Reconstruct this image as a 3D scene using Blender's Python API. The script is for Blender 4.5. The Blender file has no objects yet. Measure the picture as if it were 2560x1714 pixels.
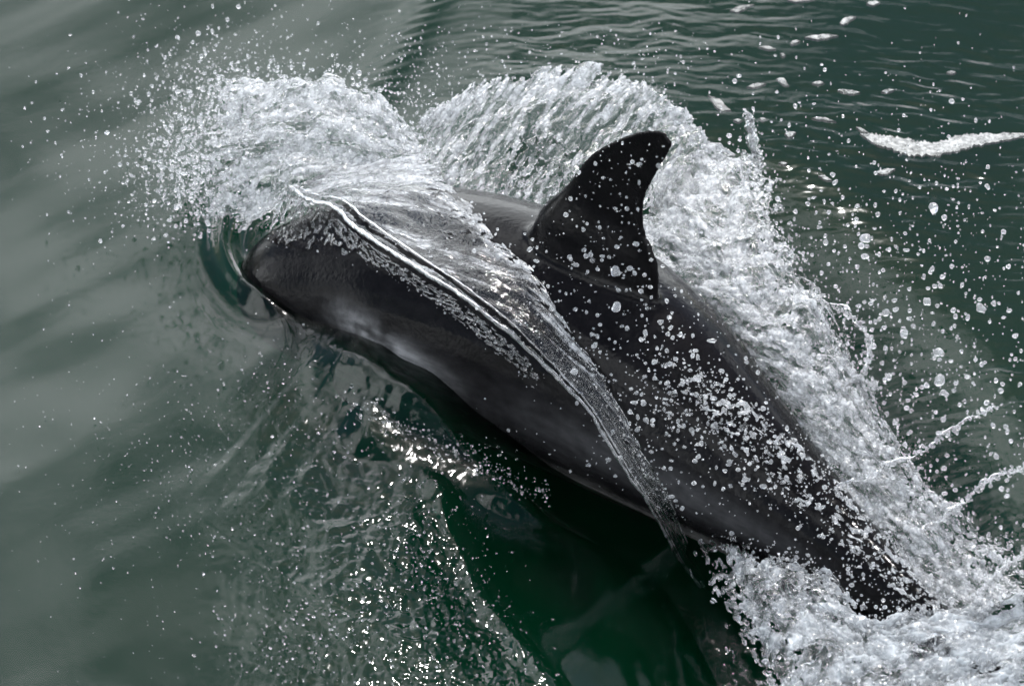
import bpy, math, random
import numpy as np
from mathutils import Vector
from mathutils.bvhtree import BVHTree

random.seed(7)
rng = np.random.default_rng(7)
R = math.radians
scene = bpy.context.scene
col = scene.collection

# ------------------------------------------------------------------ camera, sky, sun, exposure
ELEV, DIST, MPP = R(38), 12.0, 0.0008          # camera height angle, distance, metres per photo pixel
VIEW = np.array([0, math.cos(ELEV), -math.sin(ELEV)])
RIGHT = np.array([1.0, 0, 0])
UP = np.array([0, math.sin(ELEV), math.cos(ELEV)])
CAM = -DIST * VIEW
cd = bpy.data.cameras.new('camera')
cam = bpy.data.objects.new('camera', cd)
col.objects.link(cam)
cam.location = CAM
cam.rotation_euler = (R(90) - ELEV, 0, 0)
cd.sensor_width = 36
cd.lens = 36 * DIST / (2560 * MPP)
cd.clip_start, cd.clip_end = 0.5, 3000
cd.dof.use_dof = True
cd.dof.focus_distance = 11.75
cd.dof.aperture_fstop = 5.0
scene.camera = cam

SUN_EL, SUN_AZ = R(56), R(14)                   # azimuth clockwise from +Y
world = bpy.data.worlds.new('World')
scene.world = world
world.use_nodes = True
wn, wl = world.node_tree.nodes, world.node_tree.links
wn.clear()
sky = wn.new('ShaderNodeTexSky')
sky.sky_type = 'NISHITA'
sky.sun_disc = False
sky.sun_elevation = SUN_EL
sky.sun_rotation = SUN_AZ
tc = wn.new('ShaderNodeTexCoord')
mp = wn.new('ShaderNodeMapping')
mp.inputs['Location'].default_value = (11.2, 0.3, 4.4)
mp.inputs['Rotation'].default_value = (0, 0, R(4))
mp.inputs['Scale'].default_value = (1.0, 1.0, 2.0)
nz = wn.new('ShaderNodeTexNoise')
nz.inputs['Scale'].default_value = 4.2
nz.inputs['Detail'].default_value = 4
nz.inputs['Roughness'].default_value = 0.45
nz2 = wn.new('ShaderNodeTexNoise')               # where banks of cloud gather
nz2.inputs['Scale'].default_value = 1.25
nz2.inputs['Detail'].default_value = 1
sm_ = wn.new('ShaderNodeMath')
sm_.operation = 'MULTIPLY_ADD'
sm_.inputs[1].default_value = 1.5
cr = wn.new('ShaderNodeValToRGB')
cr.color_ramp.elements[0].position = 0.60
cr.color_ramp.elements[1].position = 0.90
ofs = wn.new('ShaderNodeMath')
ofs.operation = 'SUBTRACT'
ofs.inputs[1].default_value = 0.6
mx = wn.new('ShaderNodeMix')
mx.data_type = 'RGBA'
mx.inputs['B'].default_value = (35, 36.5, 37.5, 1)
bg = wn.new('ShaderNodeBackground')
bg.inputs['Strength'].default_value = 0.12
wo = wn.new('ShaderNodeOutputWorld')
wl.new(tc.outputs['Generated'], mp.inputs['Vector'])
wl.new(mp.outputs['Vector'], nz.inputs['Vector'])
wl.new(mp.outputs['Vector'], nz2.inputs['Vector'])
wl.new(nz2.outputs['Fac'], sm_.inputs[0])
wl.new(nz.outputs['Fac'], sm_.inputs[2])
wl.new(sm_.outputs[0], ofs.inputs[0])
wl.new(ofs.outputs[0], cr.inputs['Fac'])
wl.new(cr.outputs['Color'], mx.inputs['Factor'])
wl.new(sky.outputs['Color'], mx.inputs['A'])
wl.new(mx.outputs['Result'], bg.inputs['Color'])
wl.new(bg.outputs['Background'], wo.inputs['Surface'])

sl = bpy.data.lights.new('sun', 'SUN')
sl.energy = 3.4
sl.angle = R(0.6)
sl.color = (1.0, 0.975, 0.94)
sun = bpy.data.objects.new('sun', sl)
col.objects.link(sun)
sdir = Vector((math.sin(SUN_AZ) * math.cos(SUN_EL), math.cos(SUN_AZ) * math.cos(SUN_EL), math.sin(SUN_EL)))
sun.rotation_euler = sdir.to_track_quat('Z', 'Y').to_euler()
sun.location = sdir * 20

vs = scene.view_settings
vs.view_transform, vs.look, vs.gamma, vs.exposure = 'Standard', 'None', 1.0, 0.0
vs.use_curve_mapping = False
cy = scene.cycles
cy.max_bounces, cy.transmission_bounces, cy.glossy_bounces = 9, 7, 4
cy.diffuse_bounces, cy.volume_bounces, cy.transparent_max_bounces = 2, 1, 16
cy.caustics_reflective = cy.caustics_refractive = True
cy.sample_clamp_indirect = 60.0
cy.use_denoising = True

# ------------------------------------------------------------------ helpers
def ray(px, py):
    px, py = np.asarray(px, float), np.asarray(py, float)
    sx, sy = (px - 1280) * MPP / DIST, (857 - py) * MPP / DIST
    return VIEW + sx[..., None] * RIGHT + sy[..., None] * UP

def at(px, py, z):
    """World point that stands at height z under a spot of the photograph."""
    d = ray(px, py)
    t = (np.asarray(z, float) - CAM[2]) / d[..., 2]
    return CAM + d * t[..., None]

def atd(px, py, t):
    return CAM + ray(px, py) * np.asarray(t, float)[..., None]

def proj(p):
    q = p - CAM
    w = q @ VIEW
    return 1280 + (q @ RIGHT) / w * DIST / MPP, 857 - (q @ UP) / w * DIST / MPP

def perlin(x, y, seed=0):
    g = np.random.default_rng(seed)
    perm = g.permutation(512)
    ang = g.uniform(0, 2 * np.pi, 512)
    gx, gy = np.cos(ang), np.sin(ang)
    xi, yi = np.floor(x).astype(int), np.floor(y).astype(int)
    xf, yf = x - xi, y - yi
    u, v = xf * xf * xf * (xf * (xf * 6 - 15) + 10), yf * yf * yf * (yf * (yf * 6 - 15) + 10)
    def grad(a, b, dx, dy):
        h = perm[(perm[a & 511] + b) & 511]
        return gx[h] * dx + gy[h] * dy
    n00, n10 = grad(xi, yi, xf, yf), grad(xi + 1, yi, xf - 1, yf)
    n01, n11 = grad(xi, yi + 1, xf, yf - 1), grad(xi + 1, yi + 1, xf - 1, yf - 1)
    a, b = n00 + u * (n10 - n00), n01 + u * (n11 - n01)
    return (a + v * (b - a)) * 1.5

def fbm(x, y, seed=0, octs=4, rough=0.5):
    s, a, f, t = 0.0, 1.0, 1.0, 0.0
    for i in range(octs):
        s = s + a * perlin(x * f + i * 17.3, y * f - i * 9.1, seed + i * 31)
        t += a
        a *= rough
        f *= 2.03
    return s / t

def ridged(x, y, seed=0, octs=3, rough=0.55):
    s, a, f, t = 0.0, 1.0, 1.0, 0.0
    for i in range(octs):
        s = s + a * (1 - 2.2 * np.abs(perlin(x * f + i * 7.7, y * f + i * 3.9, seed + i * 13)))
        t += a
        a *= rough
        f *= 2.1
    return s / t

def sstep(a, b, x):
    t = np.clip((x - a) / (b - a), 0, 1)
    return t * t * (3 - 2 * t)

def poly_dist(px, py, pts, smooth=0):
    """Distance to a polyline, side (positive right of travel) and parameter 0..1 along it."""
    pts = np.array(pts, float)
    if smooth:
        pts = catmull(pts, smooth)
    L = np.r_[0, np.cumsum(np.hypot(*np.diff(pts, axis=0).T))]
    best = np.full(np.shape(px), 1e9)
    side, par = np.zeros(np.shape(px)), np.zeros(np.shape(px))
    for i in range(len(pts) - 1):
        a, d = pts[i], pts[i + 1] - pts[i]
        ll = d @ d
        t = np.clip(((px - a[0]) * d[0] + (py - a[1]) * d[1]) / ll, 0, 1)
        ex, ey = px - a[0] - t * d[0], py - a[1] - t * d[1]
        ds = np.hypot(ex, ey)
        m = ds < best
        best = np.where(m, ds, best)
        side = np.where(m, np.sign(d[0] * ey - d[1] * ex), side)
        par = np.where(m, (L[i] + t * (L[i + 1] - L[i])) / L[-1], par)
    return best, side, par

def inside(px, py, poly):
    poly = np.array(poly, float)
    r = np.zeros(np.shape(px), bool)
    j = len(poly) - 1
    for i in range(len(poly)):
        xi, yi = poly[i]
        xj, yj = poly[j]
        c = ((yi > py) != (yj > py)) & (px < (xj - xi) * (py - yi) / (yj - yi + 1e-9) + xi)
        r ^= c
        j = i
    return r

def catmull(pts, n):
    """Resample control points (k, d) to n points on a smooth curve."""
    p = np.asarray(pts, float)
    k = len(p)
    p = np.vstack([2 * p[0] - p[1], p, 2 * p[-1] - p[-2]])
    t = np.linspace(0, k - 1, n)
    i = np.minimum(t.astype(int), k - 2)
    f = (t - i)[:, None]
    a, b, c, d = p[i], p[i + 1], p[i + 2], p[i + 3]
    return 0.5 * (2 * b + (c - a) * f + (2 * a - 5 * b + 4 * c - d) * f ** 2 + (3 * b - a - 3 * c + d) * f ** 3)

def surface(ctrl, nu, nv):
    """Control net (rows, cols, d) to a smooth (nv, nu, d) grid."""
    c = np.asarray(ctrl, float)
    rows = np.stack([catmull(r, nu) for r in c])
    return np.stack([catmull(rows[:, j], nv) for j in range(nu)], axis=1)

def mesh(name, v, faces, mat=None, smooth=True, parent=None):
    """faces: list of int arrays (n, 3) or (n, 4)."""
    me = bpy.data.meshes.new(name)
    v = np.asarray(v, np.float32)
    faces = [np.asarray(f, np.int32) for f in faces if len(f)]
    me.vertices.add(len(v))
    me.vertices.foreach_set('co', v.ravel())
    li = np.concatenate([f.ravel() for f in faces])
    sizes = np.concatenate([np.full(len(f), f.shape[1], np.int32) for f in faces])
    me.loops.add(len(li))
    me.loops.foreach_set('vertex_index', li)
    me.polygons.add(len(sizes))
    me.polygons.foreach_set('loop_start', np.r_[0, np.cumsum(sizes)[:-1]].astype(np.int32))
    me.update(calc_edges=True)
    me.polygons.foreach_set('use_smooth', np.full(len(sizes), smooth))
    me.validate()
    if mat:
        me.materials.append(mat)
    ob = bpy.data.objects.new(name, me)
    col.objects.link(ob)
    ob.parent = parent
    return ob

def thing(o, label, cat, group=None):
    o['label'], o['category'] = label, cat
    if group:
        o['group'] = group
    return o

def gridq(nv, nu, off=0, flip=False):
    i = np.arange(nv * nu).reshape(nv, nu)
    a, b, c, d = i[:-1, :-1].ravel(), i[:-1, 1:].ravel(), i[1:, 1:].ravel(), i[1:, :-1].ravel()
    q = np.stack([a, b, c, d], 1) if not flip else np.stack([a, d, c, b], 1)
    return q + off

def grid_normals(P):
    du, dv = np.gradient(P, axis=1), np.gradient(P, axis=0)
    n = np.cross(du, dv)
    return n / (np.linalg.norm(n, axis=2, keepdims=True) + 1e-12)

# ------------------------------------------------------------------ materials
def nodemat(name):
    m = bpy.data.materials.new(name)
    m.use_nodes = True
    n, l = m.node_tree.nodes, m.node_tree.links
    n.clear()
    return m, n, l, n.new('ShaderNodeOutputMaterial')

def mat_sea():
    m, n, l, out = nodemat('sea_water')
    g = n.new('ShaderNodeBsdfGlossy')
    g.inputs['Roughness'].default_value = 0.07
    t = n.new('ShaderNodeBsdfTransparent')
    fr = n.new('ShaderNodeFresnel')
    fr.inputs['IOR'].default_value = 1.36
    mix = n.new('ShaderNodeMixShader')
    tcx = n.new('ShaderNodeTexCoord')
    no = n.new('ShaderNodeTexNoise')
    no.inputs['Scale'].default_value = 55
    no.inputs['Detail'].default_value = 3
    bp = n.new('ShaderNodeBump')
    bp.inputs['Strength'].default_value = 0.02
    bp.inputs['Distance'].default_value = 0.01
    l.new(tcx.outputs['Object'], no.inputs['Vector'])
    l.new(no.outputs['Fac'], bp.inputs['Height'])
    l.new(bp.outputs['Normal'], g.inputs['Normal'])
    l.new(bp.outputs['Normal'], fr.inputs['Normal'])
    l.new(fr.outputs['Fac'], mix.inputs['Fac'])
    l.new(t.outputs['BSDF'], mix.inputs[1])
    l.new(g.outputs['BSDF'], mix.inputs[2])
    l.new(mix.outputs['Shader'], out.inputs['Surface'])
    sc = n.new('ShaderNodeVolumeScatter')
    sc.inputs['Color'].default_value = (0.02, 0.42, 0.19, 1)
    sc.inputs['Density'].default_value = 0.62
    ab = n.new('ShaderNodeVolumeAbsorption')
    ab.inputs['Color'].default_value = (0.0, 0.35, 0.22, 1)
    ab.inputs['Density'].default_value = 4.2
    ad = n.new('ShaderNodeAddShader')
    l.new(sc.outputs['Volume'], ad.inputs[0])
    l.new(ab.outputs['Volume'], ad.inputs[1])
    l.new(ad.outputs['Shader'], out.inputs['Volume'])
    m.cycles.homogeneous_volume = True
    return m

def mat_water(name, white=0.3, var=0.25, scale=40, rough=0.03, bump=0.0, bscale=150, tint=(0.80, 0.81, 0.83), froth=False):
    """Clear water holding a varying share of white air bubbles."""
    m, n, l, out = nodemat(name)
    g = n.new('ShaderNodeBsdfGlass')
    g.inputs['IOR'].default_value = 1.333
    g.inputs['Roughness'].default_value = rough
    d = n.new('ShaderNodeBsdfDiffuse')
    d.inputs['Color'].default_value = (*tint, 1)
    tl = n.new('ShaderNodeBsdfTranslucent')
    tl.inputs['Color'].default_value = (*tint, 1)
    gl = n.new('ShaderNodeBsdfGlossy')
    gl.inputs['Roughness'].default_value = 0.12
    m1, m2, m3 = n.new('ShaderNodeMixShader'), n.new('ShaderNodeMixShader'), n.new('ShaderNodeMixShader')
    m1.inputs['Fac'].default_value = 0.5
    m3.inputs['Fac'].default_value = 0.06
    l.new(d.outputs['BSDF'], m1.inputs[1])
    l.new(tl.outputs['BSDF'], m1.inputs[2])
    l.new(m1.outputs['Shader'], m3.inputs[1])
    l.new(gl.outputs['BSDF'], m3.inputs[2])
    tcx = n.new('ShaderNodeTexCoord')
    no = n.new('ShaderNodeTexNoise')
    no.inputs['Scale'].default_value = scale
    no.inputs['Detail'].default_value = 5
    no.inputs['Roughness'].default_value = 0.65
    mr = n.new('ShaderNodeMapRange')
    mr.inputs['From Min'].default_value = 0.40
    mr.inputs['From Max'].default_value = 0.62
    mr.inputs['To Min'].default_value = max(0, white - var)
    mr.inputs['To Max'].default_value = white + var
    l.new(tcx.outputs['Object'], no.inputs['Vector'])
    l.new(no.outputs['Fac'], mr.inputs['Value'])
    if froth:
        at_ = n.new('ShaderNodeAttribute')
        at_.attribute_name = 'froth'
        mu = n.new('ShaderNodeMath')
        mu.operation = 'MULTIPLY'
        mu.use_clamp = True
        l.new(at_.outputs['Fac'], mu.inputs[0])
        l.new(mr.outputs['Result'], mu.inputs[1])
        l.new(mu.outputs[0], m2.inputs['Fac'])
    else:
        l.new(mr.outputs['Result'], m2.inputs['Fac'])
    l.new(g.outputs['BSDF'], m2.inputs[1])
    l.new(m3.outputs['Shader'], m2.inputs[2])
    if bump:
        nb = n.new('ShaderNodeTexNoise')
        nb.inputs['Scale'].default_value = bscale
        nb.inputs['Detail'].default_value = 3
        bp = n.new('ShaderNodeBump')
        bp.inputs['Strength'].default_value = bump
        bp.inputs['Distance'].default_value = 0.004
        l.new(tcx.outputs['Object'], nb.inputs['Vector'])
        l.new(nb.outputs['Fac'], bp.inputs['Height'])
        for s in (g, gl, d):
            l.new(bp.outputs['Normal'], s.inputs['Normal'])
    l.new(m2.outputs['Shader'], out.inputs['Surface'])
    return m

def mat_skin():
    m, n, l, out = nodemat('wet_dolphin_skin')
    p = n.new('ShaderNodeBsdfPrincipled')
    a = n.new('ShaderNodeAttribute')
    a.attribute_name = 'pigment_reflect'
    tcx = n.new('ShaderNodeTexCoord')
    no = n.new('ShaderNodeTexNoise')
    no.inputs['Scale'].default_value = 30
    no.inputs['Detail'].default_value = 6
    mul = n.new('ShaderNodeMix')
    mul.data_type = 'RGBA'
    mul.blend_type = 'MULTIPLY'
    mul.inputs['Factor'].default_value = 0.6
    cr = n.new('ShaderNodeValToRGB')
    cr.color_ramp.elements[0].position, cr.color_ramp.elements[0].color = 0.3, (0.45, 0.45, 0.45, 1)
    cr.color_ramp.elements[1].position, cr.color_ramp.elements[1].color = 0.7, (1, 1, 1, 1)
    l.new(tcx.outputs['Object'], no.inputs['Vector'])
    l.new(no.outputs['Fac'], cr.inputs['Fac'])
    l.new(a.outputs['Color'], mul.inputs['A'])
    l.new(cr.outputs['Color'], mul.inputs['B'])
    l.new(mul.outputs['Result'], p.inputs['Base Color'])
    p.inputs['Roughness'].default_value = 0.11
    p.inputs['IOR'].default_value = 1.33
    p.inputs['Specular IOR Level'].default_value = 0.19
    nb = n.new('ShaderNodeTexNoise')
    nb.inputs['Scale'].default_value = 90
    nb.inputs['Detail'].default_value = 4
    bp = n.new('ShaderNodeBump')
    bp.inputs['Strength'].default_value = 0.22
    bp.inputs['Distance'].default_value = 0.004
    l.new(tcx.outputs['Object'], nb.inputs['Vector'])
    l.new(nb.outputs['Fac'], bp.inputs['Height'])
    l.new(bp.outputs['Normal'], p.inputs['Normal'])
    l.new(p.outputs['BSDF'], out.inputs['Surface'])
    return m

def mat_foam():
    m, n, l, out = nodemat('sea_foam')
    p = n.new('ShaderNodeBsdfPrincipled')
    tcx = n.new('ShaderNodeTexCoord')
    no = n.new('ShaderNodeTexNoise')
    no.inputs['Scale'].default_value = 120
    no.inputs['Detail'].default_value = 4
    cr = n.new('ShaderNodeValToRGB')
    cr.color_ramp.elements[0].position, cr.color_ramp.elements[0].color = 0.3, (0.22, 0.225, 0.22, 1)
    cr.color_ramp.elements[1].position, cr.color_ramp.elements[1].color = 0.6, (0.43, 0.43, 0.42, 1)
    l.new(tcx.outputs['Object'], no.inputs['Vector'])
    l.new(no.outputs['Fac'], cr.inputs['Fac'])
    l.new(cr.outputs['Color'], p.inputs['Base Color'])
    p.inputs['Roughness'].default_value = 0.6
    bp = n.new('ShaderNodeBump')
    bp.inputs['Strength'].default_value = 0.5
    bp.inputs['Distance'].default_value = 0.003
    l.new(no.outputs['Fac'], bp.inputs['Height'])
    l.new(bp.outputs['Normal'], p.inputs['Normal'])
    tr = n.new('ShaderNodeBsdfTransparent')
    n2 = n.new('ShaderNodeTexNoise')
    n2.inputs['Scale'].default_value = 70
    n2.inputs['Detail'].default_value = 5
    n2.inputs['Roughness'].default_value = 0.7
    mr = n.new('ShaderNodeMapRange')
    mr.inputs['From Min'].default_value = 0.36
    mr.inputs['From Max'].default_value = 0.58
    mr.inputs['To Min'].default_value = 0.25
    ms = n.new('ShaderNodeMixShader')
    l.new(tcx.outputs['Object'], n2.inputs['Vector'])
    l.new(n2.outputs['Fac'], mr.inputs['Value'])
    l.new(mr.outputs['Result'], ms.inputs['Fac'])
    l.new(tr.outputs['BSDF'], ms.inputs[1])
    l.new(p.outputs['BSDF'], ms.inputs[2])
    l.new(ms.outputs['Shader'], out.inputs['Surface'])
    return m

M_SEA, M_SKIN, M_FOAM = mat_sea(), mat_skin(), mat_foam()
M_CREST = mat_water('aerated_crest_water', 0.50, 0.40, 60, 0.11, 0.5, 110, froth=True)
M_FILM = mat_water('streaming_film_water', 0.50, 0.40, 70, 0.06, 0.4, 110, froth=True)
M_ARCH = mat_water('arched_sheet_water', 0.66, 0.34, 70, 0.08, 0.5, 120, froth=True)
M_PLUME = mat_water('aerated_plume_water', 0.60, 0.40, 70, 0.11, 0.6, 150, froth=True)
M_WAKE = mat_water('churned_wake_water', 0.56, 0.34, 26, 0.10, 0.35, 100, tint=(0.74, 0.77, 0.80), froth=True)
M_DROP = mat_water('drop_water', 0.26, 0.10, 60, 0.08)
M_SKIT = mat_water('skittering_bead_water', 0.08, 0.06, 60, 0.07)
M_BEAD = mat_water('film_bead_water', 0.03, 0.04, 60, 0.12, 0.4, 140)
M_RIM = mat_water('sheet_rim_water', 0.11, 0.11, 50, 0.08, 0.4, 120)

# ------------------------------------------------------------------ dolphin: one continuous body
#        px    py    z      r px  vertical/lateral
SPINE = [(650, 716, -.045, 14, 1.0, 1.0),
         (660, 716, -.040, 84, 1.0, 1.0),
         (700, 718, -.020, 146, 1.0, 1.0),
         (780, 722, .006, 194, 1.0, .98),
         (905, 726, .030, 244, 1.0, .96),
         (1050, 745, .050, 290, 1.0, .95),
         (1250, 800, .065, 314, 1.0, .94),
         (1450, 884, .060, 318, 1.0, .92),
         (1650, 1016, .035, 286, 1.0, .88),
         (1850, 1180, .0, 224, 1.0, .80),
         (2050, 1345, -.03, 158, 1.0, .72),
         (2250, 1518, -.035, 108, 1.0, .62),
         (2450, 1690, -.055, 72, 1.0, .50),
         (2600, 1815, -.11, 50, 1.0, .45)]
sp = np.array(SPINE)
sp3 = at(sp[:, 0], sp[:, 1], sp[:, 2])
NS = 90
spc = catmull(np.c_[sp3, sp[:, 3] * MPP, sp[:, 4:6]], NS)
spt = np.gradient(spc[:, :3], axis=0)
spt /= np.linalg.norm(spt, axis=1, keepdims=True)
zz = np.array([0, 0, 1.0])
spn = zz - (spt @ zz)[:, None] * spt
spn /= np.linalg.norm(spn, axis=1, keepdims=True)
spb = np.cross(spt, spn)                        # towards the camera-side flank or away
if spb[NS // 2, 1] > 0:
    spb = -spb                                  # spb points to the near flank

def tube_parts(c, n, b, rv, rl, k=40):
    a = np.linspace(0, 2 * np.pi, k, endpoint=False)
    ring = c[:, None] + n[:, None] * (rv[:, None] * np.sin(a))[..., None] + b[:, None] * (rl[:, None] * np.cos(a))[..., None]
    m = len(c)
    v = ring.reshape(-1, 3)
    i = np.arange(m * k).reshape(m, k)
    j = np.roll(i, -1, axis=1)
    q = np.stack([i[:-1].ravel(), j[:-1].ravel(), j[1:].ravel(), i[1:].ravel()], 1)
    v = np.vstack([v, c[:1], c[-1:]])
    t1 = np.stack([j[0], i[0], np.full(k, m * k)], 1)
    t2 = np.stack([i[-1], j[-1], np.full(k, m * k + 1)], 1)
    return v, q, np.vstack([t1, t2])

body_v, body_q, body_t = tube_parts(spc[:, :3], spn, spb, spc[:, 3] * spc[:, 4], np.maximum(spc[:, 3] * spc[:, 5], .01))

def foil(lead, trail, nrm, ratio, minth, k=14, flare=0.0):
    """Loft of foil sections from leading to trailing edge points (n,3)."""
    c = (1 - np.cos(np.linspace(0, np.pi, k))) / 2
    th = 2.6 * (0.2969 * np.sqrt(c) - 0.126 * c - 0.3516 * c ** 2 + 0.2843 * c ** 3 - 0.1036 * c ** 4) / 0.30
    V = []
    for L, T in zip(lead, trail):
        ch = np.linalg.norm(T - L)
        half = np.maximum(th * ch * ratio * 0.5, minth) * (1 + flare * math.exp(-(len(V) / 8.0) ** 2))
        mid = L + c[:, None] * (T - L)
        V.append(np.vstack([mid + nrm * half[:, None], (mid - nrm * half[:, None])[::-1]]))
    V = np.array(V)
    m, kk = V.shape[:2]
    i = np.arange(m * kk).reshape(m, kk)
    j = np.roll(i, -1, axis=1)
    q = np.stack([i[:-1].ravel(), j[:-1].ravel(), j[1:].ravel(), i[1:].ravel()], 1)
    v = np.vstack([V.reshape(-1, 3), V[0].mean(0), V[-1].mean(0)])
    t = np.vstack([np.stack([j[0], i[0], np.full(kk, m * kk)], 1), np.stack([i[-1], j[-1], np.full(kk, m * kk + 1)], 1)])
    return v, q, t

def on_plane(px, py, p0, nrm):
    d = ray(px, py)
    t = ((p0 - CAM) @ nrm) / (d @ nrm)
    return CAM + d * t[..., None]

FIN_L = [(1310, 640), (1350, 522), (1395, 482), (1427, 452), (1453, 414), (1484, 381), (1538, 351), (1590, 331), (1635, 325), (1662, 331)]
FIN_T = [(1640, 790), (1647, 690), (1632, 630), (1614, 590), (1607, 540), (1612, 494), (1630, 455), (1650, 417), (1669, 388), (1682, 358)]
topl = spc[:, :3] + spn * (spc[:, 3] * spc[:, 4])[:, None]     # the back's ridge line
tpx, tpy = proj(topl)
ka, kb = np.argmin(np.hypot(tpx - 1365, tpy - 545)), np.argmin(np.hypot(tpx - 1610, tpy - 670))
fin_n = np.cross(topl[kb] - topl[ka], zz)
fin_n /= np.linalg.norm(fin_n)
fl, ft = catmull(FIN_L, 34), catmull(FIN_T, 34)
p0 = topl[ka]
fin = foil(on_plane(fl[:, 0], fl[:, 1], p0, fin_n), on_plane(ft[:, 0], ft[:, 1], p0, fin_n), fin_n, 0.13, 0.0035, flare=2.4)
# near flipper, swept back just under the surface, and its far twin; flukes at the tail
FL_L = [(880, 830, -.05), (830, 900, -.06), (835, 975, -.035), (930, 1050, -.02), (1060, 1120, -.02), (1190, 1180, -.03)]
FL_T = [(1120, 900, -.10), (1080, 960, -.08), (1080, 1010, -.06), (1110, 1070, -.045), (1160, 1130, -.035), (1215, 1186, -.032)]
fa, fb = catmull(np.array(FL_L), 26), catmull(np.array(FL_T), 26)
flip_a, flip_b = at(fa[:, 0], fa[:, 1], fa[:, 2]), at(fb[:, 0], fb[:, 1], fb[:, 2])
fz = np.array([0.05, -0.2, 0.97])
flipper = foil(flip_a, flip_b, fz / np.linalg.norm(fz), 0.13, 0.0035)
kr = 24
def mirror(p):
    w = p - spc[kr, :3]
    nb = spb[kr]
    return p - 2 * (w @ nb)[:, None] * nb
flipper2 = foil(mirror(flip_a), mirror(flip_b), zz, 0.13, 0.0035)
tail, tt, tb = spc[-3, :3], spt[-1], spb[-1]
flukes = []
for s in (1, -1):
    L = np.array([tail - tt * .10, tail + tt * .02 + s * tb * .10, tail + tt * .11 + s * tb * .20, tail + tt * .19 + s * tb * .25])
    T = np.array([tail + tt * .12, tail + tt * .15 + s * tb * .09, tail + tt * .18 + s * tb * .19, tail + tt * .205 + s * tb * .252])
    flukes.append(foil(catmull(L, 16), catmull(T, 16), spn[-1], 0.12, 0.0035))
V, Q, T_, off = [], [], [], 0
for v, q, t in [(body_v, body_q, body_t), fin, flipper, flipper2] + flukes:
    V.append(v); Q.append(q + off); T_.append(t + off)
    off += len(v)
raw = mesh('dolphin', np.vstack(V), [np.vstack(Q), np.vstack(T_)], M_SKIN)
rm = raw.modifiers.new('union', 'REMESH')
rm.mode, rm.voxel_size, rm.use_smooth_shade = 'VOXEL', 0.0045, True
sm = raw.modifiers.new('smooth', 'SMOOTH')
sm.factor, sm.iterations = 0.5, 5
dg = bpy.context.evaluated_depsgraph_get()
bm_mesh = bpy.data.meshes.new_from_object(raw.evaluated_get(dg))
raw.modifiers.clear()
raw.data = bm_mesh
nV = len(bm_mesh.vertices)
co = np.empty(nV * 3, np.float32)
bm_mesh.vertices.foreach_get('co', co)
co = co.reshape(-1, 3)
vpx, vpy = proj(co.astype(float))
wgt = sstep(960, 820, vpx + .3 * (vpy - 700)) + np.exp(-(np.minimum(poly_dist(vpx, vpy, [(1320, 555), (1420, 630), (1540, 710), (1660, 770)])[0], 400) / 80) ** 2)
vg = raw.vertex_groups.new(name='soften')
lev = np.round(np.clip(wgt, 0, 1) * 5).astype(int)
for L_ in range(1, 6):
    vg.add(np.where(lev == L_)[0].tolist(), L_ / 5, 'REPLACE')
sm2 = raw.modifiers.new('soften', 'SMOOTH')
sm2.factor, sm2.iterations, sm2.vertex_group = 0.5, 130, 'soften'
dg = bpy.context.evaluated_depsgraph_get()
bm_mesh = bpy.data.meshes.new_from_object(raw.evaluated_get(dg))
raw.modifiers.clear()
raw.vertex_groups.clear()
raw.data = bm_mesh
if not bm_mesh.materials:
    bm_mesh.materials.append(M_SKIN)
dolphin = thing(raw, 'dark grey dolphin with hooked dorsal fin surging through green sea water', 'dolphin')
nV = len(bm_mesh.vertices)
co = np.empty(nV * 3, np.float32)
bm_mesh.vertices.foreach_get('co', co)
co = co.reshape(-1, 3).astype(float)
# body coordinates: s along the spine (0 snout .. 1 tail), th height on the flank (-1 belly .. 1 back)
idx = np.empty(nV, int)
for a in range(0, nV, 20000):
    d2 = ((co[a:a + 20000, None] - spc[None, :, :3]) ** 2).sum(2)
    idx[a:a + 20000] = d2.argmin(1)
w = co - spc[idx, :3]
th = (w * spn[idx]).sum(1) / (spc[idx, 3] + 1e-6)
lat = (w * spb[idx]).sum(1)
seg_len = np.linalg.norm(np.gradient(spc[:, :3], axis=0), axis=1)
s = np.clip((idx + (w * spt[idx]).sum(1) / seg_len[idx]) / (NS - 1), 0, 1)
nzv = fbm(s * 14, th * 3 + lat * 6, 5, 4)
nzf = fbm(s * 60, th * 16, 15, 3)
dark = np.array([.006, .0055, .006])
grey = np.array([.19, .19, .20])
pale = np.array([.30, .29, .28])
blaze_reflect = np.exp(-(((s - .40) / .065) ** 2 + ((th - .20 - (s - .40) * -2.2) / .15) ** 2) * 1.2) * sstep(-.25, .25, nzv + .12)  # pale flank blaze, with the smoky reflection on wet skin painted into its colour
bl2 = .5 * np.exp(-(((s - .68) / .13) ** 2 + ((th - .10 - (s - .68) * .8) / .24) ** 2)) * .55
bel = sstep(-.32, -.75, th + nzv * .12)
g = np.clip(bl2, 0, 1)[:, None]
c = dark + (grey - dark) * g
c = c + (np.array([.30, .30, .31]) - c) * np.clip(blaze_reflect * (.75 + .5 * fbm(s * 22, th * 34, 17, 3)), 0, 1)[:, None]
c = c + (pale - c) * (bel * .8)[:, None]
c = c * (1 + .5 * nzf[:, None])
far = np.abs(th) > 1.25
c[far] = dark
attr = bm_mesh.color_attributes.new('pigment_reflect', 'FLOAT_COLOR', 'POINT')
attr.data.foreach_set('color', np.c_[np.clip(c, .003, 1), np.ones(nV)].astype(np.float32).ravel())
tri = bm_mesh.loop_triangles
bm_mesh.calc_loop_triangles()
polys = [tuple(p.vertices) for p in bm_mesh.polygons]
BVH = BVHTree.FromPolygons([tuple(x) for x in co], polys)

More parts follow.
